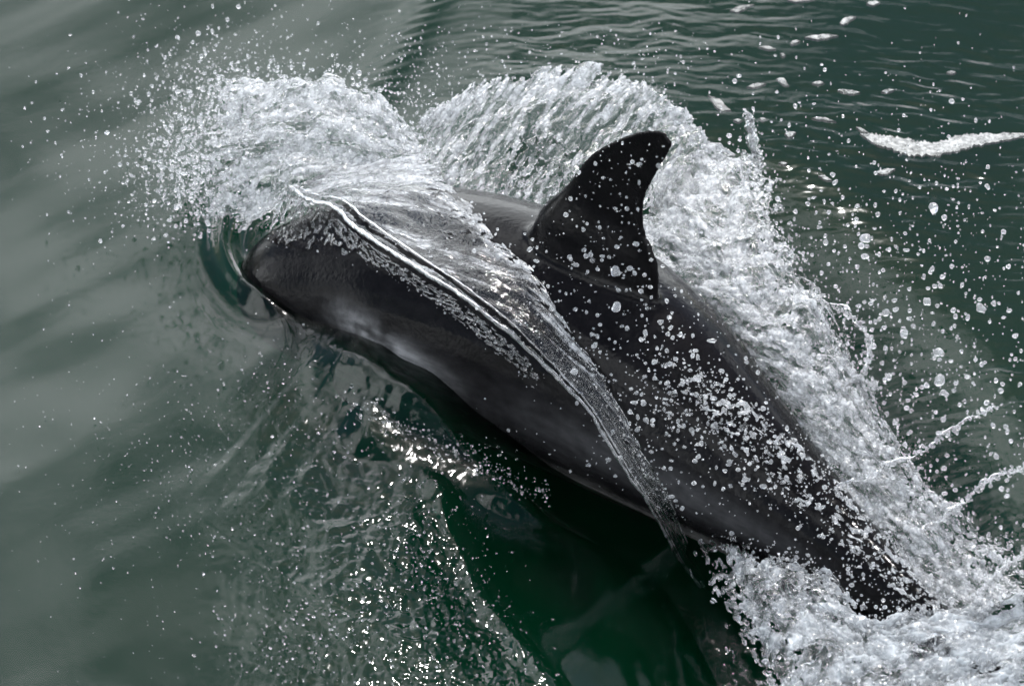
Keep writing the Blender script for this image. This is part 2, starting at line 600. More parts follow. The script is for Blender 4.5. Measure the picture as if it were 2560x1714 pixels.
def on_body(px, py):
    """Depth along the view ray to the body, nan where it misses."""
    shp = np.shape(px)
    d = ray(px, py).reshape(-1, 3)
    out = np.full(len(d), np.nan)
    o = Vector(CAM)
    for i, v in enumerate(d):
        h = BVH.ray_cast(o, Vector(v))
        if h[0] is not None:
            out[i] = (h[3]) / np.linalg.norm(v)
    return out.reshape(shp)

# ------------------------------------------------------------------ sea: one sheet to the horizon, closed below
def axis(a, b, step, far, grow=1.22):
    mid = list(np.arange(a, b + step * .5, step))
    d, lo, hi = step, [], []
    x = a
    while x > -far:
        d *= grow
        x -= d
        lo.append(x)
    d, x = step, b
    while x < far:
        d *= grow
        x += d
        hi.append(x)
    return np.array(lo[::-1] + mid + hi)

xs = axis(-1.16, 1.16, .0036, 500)
y0, y1 = at(1280, 1714, 0)[1], at(1280, 0, 0)[1]
ys = axis(y0 - .12, y1 + .15, .0048, 500)
X, Y = np.meshgrid(xs, ys)
PX, PY = proj(np.stack([X, Y, np.zeros_like(X)], 2))
near = np.exp(-np.maximum(0, np.hypot(X, Y) - 2.0))
H = .0
# slow swell everywhere
H = H + .010 * np.sin(X * 2.1 + Y * 1.3 + .5) + .007 * np.sin(-X * 1.4 + Y * 3.1 + 2.1) + .012 * fbm(X * .9, Y * .7, 3, 2)
# soft folds on the smooth left side
left = sstep(1150, 500, PX)
H = H + .100 * np.clip((X + 1.25) / 1.25, 0, 1) * sstep(.95, -.05, X - .35 * Y) * np.exp(-(Y / 1.6) ** 2)
H = H + left * (.0042 * fbm((X * .8 + Y * .6) * .9, (Y * .8 - X * .6) * 4.0, 21, 2, .4) + .008 * fbm(X * 1.9 + Y, Y * 1.7 - X * .8, 24, 2) + .0004 * fbm((X * .8 + Y * .6) * 2.2, (Y * .8 - X * .6) * 11, 27, 2))
# wind ripples, crests lying across the view, upper right
rip = sstep(1050, 1500, PX + .25 * (900 - PY)) * sstep(1500, 1100, PY) * near
wx, wy = X + .02 * fbm(X * 9, Y * 9, 8, 2), Y + .02 * fbm(X * 8, Y * 8, 9, 2)
H = H + rip * (.0022 * fbm(wx * 5, wy * 20, 31, 3, .6) + .0007 * fbm(wx * 11, wy * 44, 33, 3, .6) + .0005 * fbm(wx * 22, wy * 80, 37, 2)) * (.55 + .9 * sstep(-.3, .5, fbm(X * 2.2, Y * 3.1, 39, 2)))
# bow ring round the snout with the hollow behind it
bow = [(655, 520), (600, 545), (572, 600), (565, 680), (600, 760), (670, 820), (760, 855)]
d, sd, pr = poly_dist(PX, PY, bow, 30)
H = H + near * (.030 * np.exp(-(d / 34) ** 2) - .016 * np.exp(-((d - 60) / 40) ** 2) * (sd < 0) + .0016 * np.cos(d / 9) * np.exp(-d / 60) * (sd > 0)) * sstep(1, .72, pr)
# ridge of water running over the flipper, then the long dark hollow beneath it
rdg = [(730, 880), (830, 975), (930, 1030), (1060, 1100), (1200, 1185), (1370, 1250), (1560, 1300), (1700, 1400)]
d, sd, pr = poly_dist(PX, PY, rdg, 22)
env = sstep(0, .30, pr) * sstep(.9, .6, pr)
H = H + near * env * (.028 * np.exp(-(d / np.where(sd > 0, 75, 40)) ** 2))
glit = np.exp(-(d / 55) ** 2) * sstep(0, .08, pr) * sstep(.9, .6, pr)
H = H + near * glit * (.0013 * fbm(X * 44, Y * 36, 51, 3, .6))
cur = [(1010, 1130), (1080, 1200), (1120, 1330), (1200, 1480), (1330, 1640), (1420, 1760)]
d2, sd2, pr2 = poly_dist(PX, PY, cur, 22)
H = H + near * .012 * np.exp(-(d2 / 30) ** 2)
hol = [(1130, 1190), (1400, 1270), (1620, 1330), (1760, 1480), (1850, 1640), (1900, 1740), (1440, 1740), (1330, 1600), (1200, 1440)]
hm = inside(PX, PY, hol).astype(float)
# the water falls away into a trough along the near flank
fd, fs, fp = poly_dist(PX, PY, [(760, 830), (900, 960), (1100, 1080), (1400, 1230), (1600, 1300), (1720, 1420), (1840, 1640)], 22)
tz = near * np.where(fs > 0, np.clip(1 - fd / 540, 0, 1), sstep(950, 350, fd)) * 1.0 * (.35 * sstep(.0, .25, fp) + .65 * sstep(.30, .55, fp))
H = H - .165 * tz
# smooth glassy shoulder of water riding up over the cheek and flank
gd, gs, gp = poly_dist(PX, PY, [(760, 880), (880, 930), (1030, 1000), (1200, 1070)], 14)
H = H + near * sstep(0, .45, gp) * sstep(1, .65, gp) * np.exp(-(gd / 110) ** 2) * (.055 + .008 * fbm(X * 11, Y * 9, 95, 3))
# drop-struck rough water left of the hollow
ridx = sstep(470, 900, PX + .1 * (PY - 1000)) * sstep(930, 1120, PY) * (1 - hm)
ridx = ridx * np.where((sd2 < 0) & (PX > 1050), .15, 1.0) * (sd > 0) * near
for _ in range(3):
    ridx[1:-1, 1:-1] = (ridx[1:-1, 1:-1] * 2 + ridx[:-2, 1:-1] + ridx[2:, 1:-1] + ridx[1:-1, :-2] + ridx[1:-1, 2:]) / 6
ux, uy = X + .03 * fbm(X * 6, Y * 6, 60, 2), Y + .03 * fbm(X * 6, Y * 6, 61, 2)
heavy = sstep(700, 1150, PX) * sstep(1050, 1400, PY)
H = H + ridx * ((.0030 + .0032 * heavy) * fbm(ux * 33, uy * 26, 63, 4, .62) + .0018 * heavy * ridged(ux * 40, uy * 34, 66, 2) + .006 * fbm(ux * 7, uy * 6, 67, 2))
# curling capillary waves at the bottom below the thrown sheet
cap = sstep(260, 60, np.hypot(PX - 1720, (PY - 1680) * .9)) * near
H = H + cap * .0011 * np.sin(np.hypot(PX - 1860, PY - 1480) / 13 + 3 * fbm(X * 5, Y * 5, 71, 2))
# rough lumpy water under the wake
wk = sstep(1780, 2000, PX + .4 * (PY - 1300)) * sstep(1150, 1400, PY) * near
H = H + wk * .012 * fbm(X * 14, Y * 12, 81, 4, .6)
# a band of fine capillary ripples at the top
bd, bs, bp_ = poly_dist(PX, PY, [(1090, -60), (1075, 60), (1000, 190), (930, 290)])
H = H + near * np.exp(-(bd / 45) ** 2) * (.0004 * np.sin((PX * .25 + PY) / 3.6 + 3 * fbm(X * 6, Y * 6, 90, 2)) + .004)
# sun-struck terrace of dimpled water running over the flipper
ed, es, ep = poly_dist(PX, PY, [(850, 1085), (1000, 1155), (1180, 1212), (1400, 1256)], 16)
ew = near * np.exp(-(ed / ((26 + 30 * sstep(1, .2, ep)) * (1 + .5 * fbm(X * 9, Y * 9, 98, 3)))) ** 3.5) * sstep(0, .16, ep) * sstep(1, .6, ep)
pa = at(850, 1085, 0)
Hb = .086 - .10 * (X - pa[0]) + .195 * (Y - pa[1]) + .0016 * fbm(X * 40, Y * 32, 96, 4, .65)
H = H * (1 - ew) + ew * Hb
ny, nx = X.shape
top = np.stack([X, Y, H], 2).reshape(-1, 3)
i = np.arange(ny * nx).reshape(ny, nx)
edge = np.r_[i[0, :-1], i[:-1, -1], i[-1, :0:-1], i[:0:-1, 0]]
low = top[edge].copy()
low[:, 2] = -6
ne = len(edge)
lo_i = ny * nx + np.arange(ne)
side = np.stack([edge, lo_i, np.roll(lo_i, -1), np.roll(edge, -1)], 1)
cen = ny * nx + ne
bot = np.stack([np.roll(lo_i, -1), lo_i, np.full(ne, cen)], 1)
sea = mesh('sea', np.vstack([top, low, [[0, 0, -6]]]), [gridq(ny, nx), side, bot], M_SEA)
sea['kind'] = 'structure'

def sea_z(px, py):
    p = at(px, py, 0)
    ix = np.clip(np.searchsorted(xs, p[..., 0]), 0, nx - 1)
    iy = np.clip(np.searchsorted(ys, p[..., 1]), 0, ny - 1)
    return H[iy, ix]

# ------------------------------------------------------------------ splash sheets with real thickness and holes
def sheet(name, P, mat, seed, thick=.006, wave=.012, wl=.06, lump=.004, ll=.018, hole=.2, hl=.05, edge=(.1, .1, .1, .1),
          stretch=1.0, rag=.5, flow=0.0, thin=None, fine=0.0, fl=.012, fmask=None, fr=(.05, .0, 2.0)):
    nv, nu = P.shape[:2]
    lu = np.linalg.norm(np.diff(P, axis=1), axis=2).mean() * nu
    lv = np.linalg.norm(np.diff(P, axis=0), axis=2).mean() * nv
    u, v = np.meshgrid(np.linspace(0, 1, nu), np.linspace(0, 1, nv))
    a, b = u * lu, v * lv
    a, b = a * math.cos(flow) + b * math.sin(flow), -a * math.sin(flow) + b * math.cos(flow)
    a = a / stretch
    N = grid_normals(P)
    Z = wave * fbm(a / wl, b / wl, seed, 3, .55)
    P = P + N * Z[..., None]
    N = grid_normals(P)
    e = np.minimum.reduce([u / max(edge[0], 1e-6), (1 - u) / max(edge[1], 1e-6), v / max(edge[2], 1e-6), (1 - v) / max(edge[3], 1e-6), np.ones_like(u)])
    cover = e - rag * (1 - e) * (0.5 + fbm(a / hl, b / hl, seed + 9, 4, .6) * 1.3) - hole * 2.2 + .9 * fbm(a / hl, b / hl, seed + 3, 4, .6) + .2
    if thin is not None:
        cover = cover + thin(u, v)
    if fine:
        k = fine if fmask is None else fine * fmask(u, v)
        cover = cover - k * 1.5 * sstep(.05, -.25, fbm(a / fl, b / fl, seed + 21, 3, .6) + .12 - k * .25)
    t = thick * (.35 + .65 * np.clip(ridged(a / ll, b / ll, seed + 5, 2), -.3, 1)) * np.clip(cover * 3.0, 0, 1)
    t = np.where(cover > 0, np.maximum(t, .0006 * np.clip(cover * 8, 0, 1)), 0)
    froth = sstep(-.22, .30, fbm(a / fr[0] / fr[2], b / fr[0], seed + 31, 4, .62) + (fr[1](u, v) if callable(fr[1]) else fr[1]))
    lump = lump * (.22 + .95 * froth)
    t = t * (.45 + .75 * froth)
    l1 = lump * np.clip(cover * 2, 0, 1) * fbm(a / ll, b / ll, seed + 6, 3, .6)
    l2 = lump * np.clip(cover * 2, 0, 1) * fbm(a / ll * 1.2, b / ll * 1.2, seed + 7, 3, .6) * .6
    F = P + N * (t + l1)[..., None]
    B = P + N * (-t + l1 + np.minimum(l2, t * .8))[..., None]
    q = gridq(nv, nu)
    keep = (t.ravel()[q] > 0).any(1)
    qf = q[keep]
    qb = qf[:, ::-1] + nv * nu
    # close the outer rim
    vv = np.vstack([F.reshape(-1, 3), B.reshape(-1, 3)])
    used = np.zeros(2 * nv * nu, bool)
    used[qf.ravel()] = True
    used[qb.ravel()] = True
    # weld front and back where the sheet pinches out
    remap = np.cumsum(used) - 1
    z = (t.ravel() <= 0)
    remap_b = remap.copy()
    bi = np.where(z)[0] + nv * nu
    remap_b[bi] = remap[bi - nv * nu]
    used2 = used.copy()
    ob = mesh(name, vv[used2], [remap_b[qf], remap_b[qb]], mat)
    at_ = ob.data.attributes.new('froth', 'FLOAT', 'POINT')
    at_.data.foreach_set('value', np.r_[froth.ravel(), froth.ravel()][used2].astype(np.float32))
    return ob, P, N, cover

DROPS = []                                       # (position, radius, stretch vector) of spray by region
def shed(P, N, cover, n, rmin, rmax, lift, seed, region, thresh=0.0, amin=-.6):
    """Beads of water clinging to and flying off a sheet."""
    g = np.random.default_rng(seed)
    m = np.argwhere((cover > amin) & (cover < 3))
    pick = m[g.integers(0, len(m), n)]
    p = P[pick[:, 0], pick[:, 1]] + N[pick[:, 0], pick[:, 1]] * g.normal(0, lift, n)[:, None]
    r = rmin + (rmax - rmin) * g.random(n) ** 4
    for k in range(n):
        DROPS.append((p[k], r[k], region))

def px_surface(ctrl, nu, nv):
    c = surface(ctrl, nu, nv)
    return at(c[..., 0], c[..., 1], c[..., 2])

# crest thrown up over the head
crest_ctrl = [[(440, 530, .01), (545, 570, .03), (640, 575, .10), (770, 520, .19), (930, 520, .23), (1090, 520, .26)],
              [(430, 440, .09), (540, 430, .12), (680, 410, .19), (820, 410, .23), (960, 430, .25), (1100, 440, .26)],
              [(430, 350, .13), (545, 310, .18), (690, 300, .24), (830, 300, .28), (970, 350, .28), (1090, 400, .27)],
              [(520, 230, .17), (600, 175, .22), (730, 180, .27), (850, 160, .31), (930, 215, .31), (1075, 345, .28)]]
P = px_surface(crest_ctrl, 340, 230)
crest, Pc, Nc, Cc = sheet('splash_crest', P, M_CREST, 101, .006, .040, .085, .0105, .024, .20, .055, (.34, .10, .12, .16), 1.6, .9, .25,
                          fine=.6, fl=.015, fmask=lambda u, v: sstep(.55, .1, u) + .25, fr=(.030, lambda u, v: .12 - .35 * sstep(.35, .0, v) * sstep(.2, .5, u), 2.2))
thing(crest, 'lumpy white crest of water thrown up over the dolphin\'s head', 'splash')
shed(Pc, Nc, Cc, 2600, .0011, .0045, .020, 1, 'head', amin=-1.0)

# film pouring back over the shoulders, edged by a long rounded rim
RIM = [(727, 465), (765, 497), (836, 519), (896, 574), (1038, 667), (1159, 743), (1290, 847), (1410, 962), (1476, 1033), (1552, 1159), (1640, 1290), (1705, 1410), (1782, 1498)]
BACK = [(800, 440), (900, 400), (1020, 385), (1115, 420), (1190, 505), (1262, 590), (1350, 672), (1440, 830), (1530, 962), (1625, 1130), (1700, 1270), (1745, 1400), (1790, 1490)]
nu, nv = 420, 110
e0, e1 = catmull(RIM, nu), catmull(BACK, nu)
f = np.linspace(0, 1, nv)[:, None, None]
pix = e0[None] * (1 - f) + e1[None] * f
sub = on_body(pix[::5, ::5, 0], pix[::5, ::5, 1])
ok = ~np.isnan(sub)
pxs, pys = pix[::5, ::5, 0][ok], pix[::5, ::5, 1][ok]
A = np.c_[np.ones_like(pxs), pxs, pys, pxs ** 2, pys ** 2, pxs * pys, pxs ** 3, pys ** 3, pxs ** 2 * pys, pxs * pys ** 2]
sca = np.abs(A).max(0)
cf = np.linalg.lstsq(A / sca, sub[ok], rcond=None)[0] / sca
x_, y_ = pix[..., 0], pix[..., 1]
dep = sum(k * t for k, t in zip(cf, [1, x_, y_, x_ ** 2, y_ ** 2, x_ * y_, x_ ** 3, y_ ** 3, x_ ** 2 * y_, x_ * y_ ** 2]))
lift = .045 * (1 - f[..., 0]) ** 1.5 + .012
full = on_body(pix[::5, ::5, 0], pix[::5, ::5, 1])
full = np.repeat(np.repeat(np.where(np.isnan(full), 1e9, full), 5, 0), 5, 1)[:nv, :nu]
D = np.minimum(dep - lift, full - .014)
for _ in range(14):
    D[1:-1, 1:-1] = (D[1:-1, 1:-1] + D[:-2, 1:-1] + D[2:, 1:-1] + D[1:-1, :-2] + D[1:-1, 2:]) / 5
    D = np.minimum(D, full - .008)
    D[0], D[-1] = D[1], D[-2]
P = atd(x_, y_, D)
film, Pf, Nf, Cf = sheet('water_film', P, M_FILM, 131, .0030, .010, .05, .0055, .011, .12, .06, (.02, .05, .0001, .25), 4.0, 1.0, .25, fine=.5, fl=.010,
                         thin=lambda u, v: -1.6 * np.exp(-((v - .085) / .035) ** 2) * (u > .08) - sstep(.62, .8, u) * sstep(.3, .8, v) * .7,
                         fr=(.016, lambda u, v: -.19 + .35 * sstep(.55, .95, v) - .35 * sstep(.5, .8, u) + .25 * sstep(.3, .0, u), 4.5))
thing(film, 'thin clear sheet of water streaming back over the dolphin\'s shoulder', 'water sheet')
shed(Pf, Nf, Cf, 700, .0009, .003, .006, 2, 'back')

def strand(name, pts3, rad, mat, seed, k=10, n=None, bead=.4, wob=.0, parent=None):
    n = n or max(20, int(np.linalg.norm(np.diff(pts3, axis=0), axis=1).sum() / .004))
    c = catmull(np.c_[pts3, rad], n)
    g = np.random.default_rng(seed)
    s_ = np.arange(n) * .004
    c[:, :3] += wob * np.stack([fbm(s_ / .05 + j * 9.1, s_ * 0 + j, seed + j, 3) for j in range(3)], 1)
    r = np.maximum(c[:, 3] * (1 + bead * 1.6 * fbm(s_ / .014, s_ * 0 + .5, seed + 5, 3)), .0005)
    t = np.gradient(c[:, :3], axis=0)
    t /= np.linalg.norm(t, axis=1, keepdims=True)
    nn = np.cross(t, [.3, .2, .93])
    nn /= np.linalg.norm(nn, axis=1, keepdims=True)
    v, q, tr = tube_parts(c[:, :3], nn, np.cross(t, nn), r, r, k)
    return mesh(name, v, [q, tr], mat, parent=parent)

rimp = atd(e0[::14, 0], e0[::14, 1], D[0, ::14] - .004)
rr = np.linspace(.0046, .0026, len(rimp))
rim = strand('rim', rimp, rr, M_RIM, 141, 12, bead=.34, wob=.004, parent=film)
inn = pix[14]
rim2 = strand('inner_ridge', atd(inn[::14, 0], inn[::14, 1], D[14, ::14] - .003), rr * .5, M_RIM, 142, 8, bead=.3, wob=.003, parent=film)

# thin broken film still clinging to the head below the rim
HEAD_A = [(655, 500), (745, 490), (820, 525), (890, 585), (1030, 680), (1150, 756), (1280, 860), (1400, 975)]
HEAD_B = [(640, 640), (740, 650), (850, 660), (960, 690), (1040, 745), (1140, 815), (1250, 915), (1370, 1010)]
ea, eb = catmull(HEAD_A, 330), catmull(HEAD_B, 330)
f2 = np.linspace(0, 1, 70)[:, None, None]
hp = ea[None] * (1 - f2) + eb[None] * f2
hd = on_body(hp[::3, ::3, 0], hp[::3, ::3, 1])
hd = np.where(np.isnan(hd), np.nanmean(hd), hd)
hd = np.repeat(np.repeat(hd, 3, 0), 3, 1)[:70, :330]
for _ in range(6):
    hd[1:-1, 1:-1] = (hd[1:-1, 1:-1] + hd[:-2, 1:-1] + hd[2:, 1:-1] + hd[1:-1, :-2] + hd[1:-1, 2:]) / 5
hfilm, Ph, Nh, Ch = sheet('head_film', atd(hp[..., 0], hp[..., 1], hd - .007), M_BEAD, 151, .0016, .003, .04, .0028, .012, .30, .05, (.08, .1, .02, .5), 2.2, .9, -.9,
                          fine=1.0, fl=.013)
thing(hfilm, 'glinting broken film of clear water clinging to the top of the head', 'water sheet')
shed(Ph, Nh, Ch, 260, .0008, .0022, .004, 21, 'back')

# arch of water standing behind the fin
arch_ctrl = [[(1040, 470, .16), (1150, 480, .16), (1270, 500, .15), (1400, 520, .14), (1540, 540, .13), (1660, 520, .12), (1740, 500, .11), (1800, 500, .10)],
             [(1030, 380, .20), (1130, 350, .20), (1260, 330, .20), (1400, 330, .20), (1540, 340, .19), (1650, 360, .18), (1740, 400, .16), (1810, 440, .13)],
             [(1045, 285, .24), (1140, 228, .25), (1260, 178, .26), (1410, 160, .27), (1560, 170, .26), (1660, 222, .24), (1740, 300, .20), (1840, 385, .15)]]
P = px_surface(arch_ctrl, 330, 170)
arch, Pa, Na, Ca = sheet('splash_arch', P, M_ARCH, 171, .004, .024, .05, .0085, .013, .14, .040, (.12, .05, .02, .20), 2.0, 1.1, 1.0,
                         thin=lambda u, v: .25 * sstep(.72, .95, v), fine=.8, fl=.011,
                         fmask=lambda u, v: .4 + .6 * np.exp(-((u - .45) / .25) ** 2) * sstep(.85, .3, v),
                         fr=(.012, lambda u, v: -.10 + .24 * sstep(.6, .95, v) + .12 * sstep(.3, .05, u) - .12 * np.exp(-((u - .5) / .2) ** 2) * sstep(.8, .3, v), 2.6))
thing(arch, 'arched sheet of broken white water standing behind the dorsal fin', 'splash')
shed(Pa, Na, Ca, 1500, .0010, .0034, .010, 3, 'arch')

# plume torn off along the far side of the back
plume_ctrl = [[(1625, 420, .08), (1595, 560, .12), (1640, 720, .14), (1810, 880, .13), (1985, 1060, .09), (2110, 1240, .05), (2260, 1430, .02), (2400, 1620, .0)],
              [(1740, 380, .14), (1750, 520, .19), (1810, 680, .21), (1920, 840, .19), (2060, 1000, .15), (2190, 1190, .10), (2330, 1380, .06), (2480, 1560, .03)],
              [(1840, 370, .13), (1880, 470, .18), (1930, 600, .22), (2030, 760, .21), (2130, 930, .17), (2250, 1150, .12), (2400, 1320, .08), (2560, 1480, .05)],
              [(1900, 390, .10), (1990, 500, .14), (2010, 630, .17), (2140, 830, .18), (2190, 990, .16), (2330, 1210, .11), (2480, 1300, .07), (2640, 1390, .05)]]
P = px_surface(plume_ctrl, 540, 230)
plume, Pp, Np, Cp = sheet('splash_plume', P, M_PLUME, 201, .0055, .036, .065, .0080, .013, .22, .055, (.06, .02, .05, .34), 1.6, 1.1, .3,
                          fine=.8, fl=.012, fmask=lambda u, v: .3 + .7 * sstep(.35, .85, v), fr=(.026, lambda u, v: .05 - .25 * sstep(.45, .95, v), 1.8))
thing(plume, 'broad grey-white plume of torn water trailing right of the dorsal fin', 'splash')
shed(Pp, Np, Cp, 3200, .0011, .0046, .016, 4, 'plume')

# broken water washing over the tail stock
wash_pix = [[(1500, 985), (1660, 1060), (1800, 1160), (1960, 1290), (2120, 1420), (2300, 1600)],
            [(1560, 930), (1740, 1010), (1880, 1110), (2030, 1240), (2190, 1390), (2370, 1570)],
            [(1640, 860), (1800, 930), (1950, 1050), (2090, 1180), (2240, 1340), (2420, 1530)]]
c2 = surface(wash_pix, 300, 120)
sub = on_body(c2[::6, ::6, 0], c2[::6, ::6, 1])
ok = ~np.isnan(sub)
pxs, pys = c2[::6, ::6, 0][ok], c2[::6, ::6, 1][ok]
A = np.c_[np.ones_like(pxs), pxs, pys, pxs ** 2, pys ** 2, pxs * pys]
sca = np.abs(A).max(0)
cf = np.linalg.lstsq(A / sca, sub[ok], rcond=None)[0] / sca
x_, y_ = c2[..., 0], c2[..., 1]
dep2 = sum(k * t for k, t in zip(cf, [1, x_, y_, x_ ** 2, y_ ** 2, x_ * y_]))
P = atd(x_, y_, dep2 - .035)
wash, Pw, Nw, Cw = sheet('water_wash', P, M_PLUME, 231, .004, .030, .05, .0055, .012, .56, .030, (.15, .05, .3, .12), 1.6, .9, .2,
                         thin=lambda u, v: .3 * sstep(.6, 1, u) + .5 * sstep(.55, 1, v), fine=1.2, fl=.013, fr=(.02, .0, 2.0))
thing(wash, 'lacy threads of broken water washing across the dark tail stock', 'splash')
shed(Pw, Nw, Cw, 1100, .0012, .0042, .018, 5, 'back', amin=-1.5)

# churned foam of the wake, lower right
wake_ctrl = [[(1830, 1760, -.10), (1960, 1760, -.03), (2160, 1760, .0), (2380, 1760, .01), (2620, 1760, .01)],
             [(1800, 1620, -.10), (1930, 1610, -.02), (2120, 1620, .01), (2340, 1650, .02), (2620, 1640, .03)],
             [(1730, 1470, -.09), (1870, 1460, -.02), (2030, 1490, .015), (2250, 1560, .03), (2620, 1540, .04)],
             [(1720, 1290, -.09), (1870, 1320, -.02), (2010, 1400, .0), (2240, 1545, .01), (2620, 1440, .03)]]
P = px_surface(wake_ctrl, 380, 220)
wake, Pk, Nk, Ck = sheet('wake_foam', P, M_WAKE, 251, .010, .050, .13, .0075, .028, .06, .07, (.34, .0001, .0001, .26), 1.3, 1.2, .6,
                         fine=.6, fl=.018, fr=(.05, lambda u, v: -.04 + .25 * sstep(.3, .8, u), 1.6))
thing(wake, 'churned white foam boiling beside the submerged tail, lower right', 'foam')
shed(Pk, Nk, Ck, 1800, .0013, .0050, .022, 6, 'wake')

# fingers and jets of water
JETS = [('tall ragged finger of water standing right of the dorsal fin', [(1893, 420, .10), (1885, 370, .15), (1878, 320, .19), (1866, 278, .22)], [.016, .011, .009, .004]),
        ('long white jet of water leaping out right of the tail stock', [(2080, 1225, .10), (2190, 1180, .13), (2310, 1120, .16), (2400, 1060, .19), (2485, 1015, .21)], [.012, .007, .006, .005, .002]),
        ('beaded jet of water crossing the right edge above the wake', [(2300, 1335, .08), (2390, 1270, .11), (2470, 1200, .14), (2580, 1160, .15)], [.009, .007, .005, .006]),
        ('bright short jet of water above the wake by the right edge', [(2440, 1490, .08), (2500, 1430, .11), (2580, 1360, .14)], [.010, .008, .006]),
        ('curved web of water hanging off the outer rim of the plume', [(2080, 760, .17), (2150, 810, .17), (2175, 880, .16), (2150, 950, .15)], [.008, .006, .007, .004]),
        ('small forked spur of water at the plume\'s outer corner', [(2080, 1000, .16), (2140, 950, .17), (2190, 965, .17)], [.006, .004, .002])]
for k, (lab, pts, rad) in enumerate(JETS):
    a = np.array(pts)
    o = strand('water_jet', at(a[:, 0], a[:, 1], a[:, 2]), np.array(rad) * (.8 if k == 0 else .36), M_RIM, 300 + k * 11, 12, bead=.95, wob=.022)
    cc = catmull(at(a[:, 0], a[:, 1], a[:, 2]), 160)
    gg = np.random.default_rng(k)
    for q_ in range(260):
        DROPS.append((cc[gg.integers(0, 160)] + gg.normal(0, .0075, 3) * gg.random(), .0010 + .0034 * gg.random() ** 2.5, 'right'))
    thing(o, lab, 'water jet', 'jets of water leaving the splash')
# ------------------------------------------------------------------ floating foam patches, upper right
FOAM = [('longest white foam streak, curving to the right edge of the water', [(2150, 335), (2200, 352), (2270, 366), (2340, 372), (2420, 352), (2500, 345), (2580, 335)], [10, 15, 18, 16, 16, 10, 8]),
        ('stubby slanting foam patch between the arch of water and the tall finger', [(1770, 238), (1795, 260), (1828, 277)], [5, 13, 6]),
        ('flat foam bar right above two small flecks near the top', [(2012, 94), (2050, 93), (2095, 90)], [4, 6, 5]),
        ('thick short foam patch with a thin neck below the top edge', [(2098, 60), (2115, 52), (2140, 43)], [5, 8, 4]),
        ('foam fleck at the very top edge, thin and long', [(1968, 2), (2000, 0), (2040, -2)], [4, 5, 4]),
        ('foam fleck on the top edge farther right', [(2166, 10), (2180, 9), (2200, 7)], [3, 5, 4]),
        ('ragged foam streak at the top over the arch', [(1825, 28), (1850, 22), (1885, 12)], [4, 7, 3]),
        ('bent foam patch shaped like a comma in mid water', [(1940, 198), (1958, 204), (1972, 215)], [5, 9, 5]),
        ('small foam sliver left of the comma-shaped patch', [(1868, 218), (1890, 214), (1915, 210)], [3, 5, 4]),
        ('thin foam sliver right of the comma-shaped patch', [(2030, 209), (2045, 208), (2060, 208)], [2, 4, 3]),
        ('long thin foam sliver below the comma-shaped patch', [(2094, 226), (2120, 230), (2150, 232)], [3, 5, 4]),
        ('slim foam sliver alone toward the right', [(2203, 230), (2220, 228), (2236, 225)], [2, 4, 2]),
        ('flat pale foam lozenge below the long streak', [(2186, 432), (2210, 430), (2238, 423)], [3, 7, 3]),
        ('foam fleck with a tail, left of the pale lozenge', [(2046, 440), (2062, 445), (2080, 452)], [3, 5, 2]),
        ('round foam fleck beside the tall finger of water', [(1962, 336), (1975, 337), (1990, 332)], [3, 8, 3]),
        ('faint foam fleck under the round one', [(1946, 408), (1958, 409), (1968, 409)], [2, 3, 2]),
        ('small foam sliver left of the tall finger', [(1833, 301), (1845, 302), (1855, 301)], [2, 4, 2]),
        ('tiny foam sliver touching the tall finger', [(1898, 297), (1906, 299), (1915, 298)], [2, 4, 2]),
        ('narrow foam arc above the long streak, near its left end', [(2030, 296), (2055, 298), (2090, 305)], [2, 4, 2]),
        ('foam fleck far right on the ripples', [(2366, 182), (2378, 182), (2390, 182)], [2, 3, 2]),
        ('thin foam thread just left of the long streak', [(2140, 318), (2155, 326), (2170, 332)], [2, 4, 2]),
        ('foam fleck between the top bar and the comma-shaped patch', [(1975, 110), (1985, 107), (2000, 103)], [3, 5, 3]),
        ('slender foam sliver left of the top bar', [(1897, 118), (1918, 120), (1940, 124)], [2, 4, 3]),
        ('small foam dot under the slender sliver', [(1950, 136), (1957, 138), (1964, 139)], [2, 4, 2])]
for k, (lab, pts, hw) in enumerate(FOAM):
    n = max(30, int(abs(pts[-1][0] - pts[0][0]) / 1.6))
    c3 = catmull(np.c_[np.array(pts, float), hw], n)
    m = 11
    sv = np.linspace(-1, 1, m)
    un = np.linspace(0, 1, n)
    endw = np.minimum(1, np.minimum(un, 1 - un) * (8 if k == 0 else 3.2) + .04) * (1.0 if k == 0 else .85)
    jag1 = 1 + .95 * fbm(un * n / 14, un * 0 + k, 500 + k, 4, .75)
    jag2 = 1 + .95 * fbm(un * n / 14, un * 0 + k + .5, 540 + k, 4, .75)
    wv = np.where(sv[None] < 0, jag1[:, None], jag2[:, None]) * (c3[:, 2] * endw)[:, None]
    gx = c3[:, 0][:, None] + sv[None] * 0
    gy = c3[:, 1][:, None] + sv[None] * wv
    base = at(gx, gy, sea_z(gx, gy))
    hgt = np.sqrt(np.clip(1 - sv ** 2, 0, 1))[None] * (.0025 + .0012 * fbm(gx / 6, gy / 6, 600 + k, 3)) * endw[:, None]
    topv = base + np.stack([gx * 0, gx * 0, hgt + .0012], 2)
    botv = base + np.stack([gx * 0, gx * 0, hgt * 0 - .004], 2)
    q = gridq(n, m)
    iv = np.arange(n * m).reshape(n, m)
    ed = np.r_[iv[0, :-1], iv[:-1, -1], iv[-1, :0:-1], iv[:0:-1, 0]]
    en = np.roll(ed, -1)
    sideq = np.stack([ed, en, en + n * m, ed + n * m], 1)
    o = mesh('foam_patch', np.vstack([topv.reshape(-1, 3), botv.reshape(-1, 3)]), [q, q[:, ::-1] + n * m, sideq], M_FOAM)
    thing(o, lab, 'foam patch', 'foam patches floating on the rippled water')

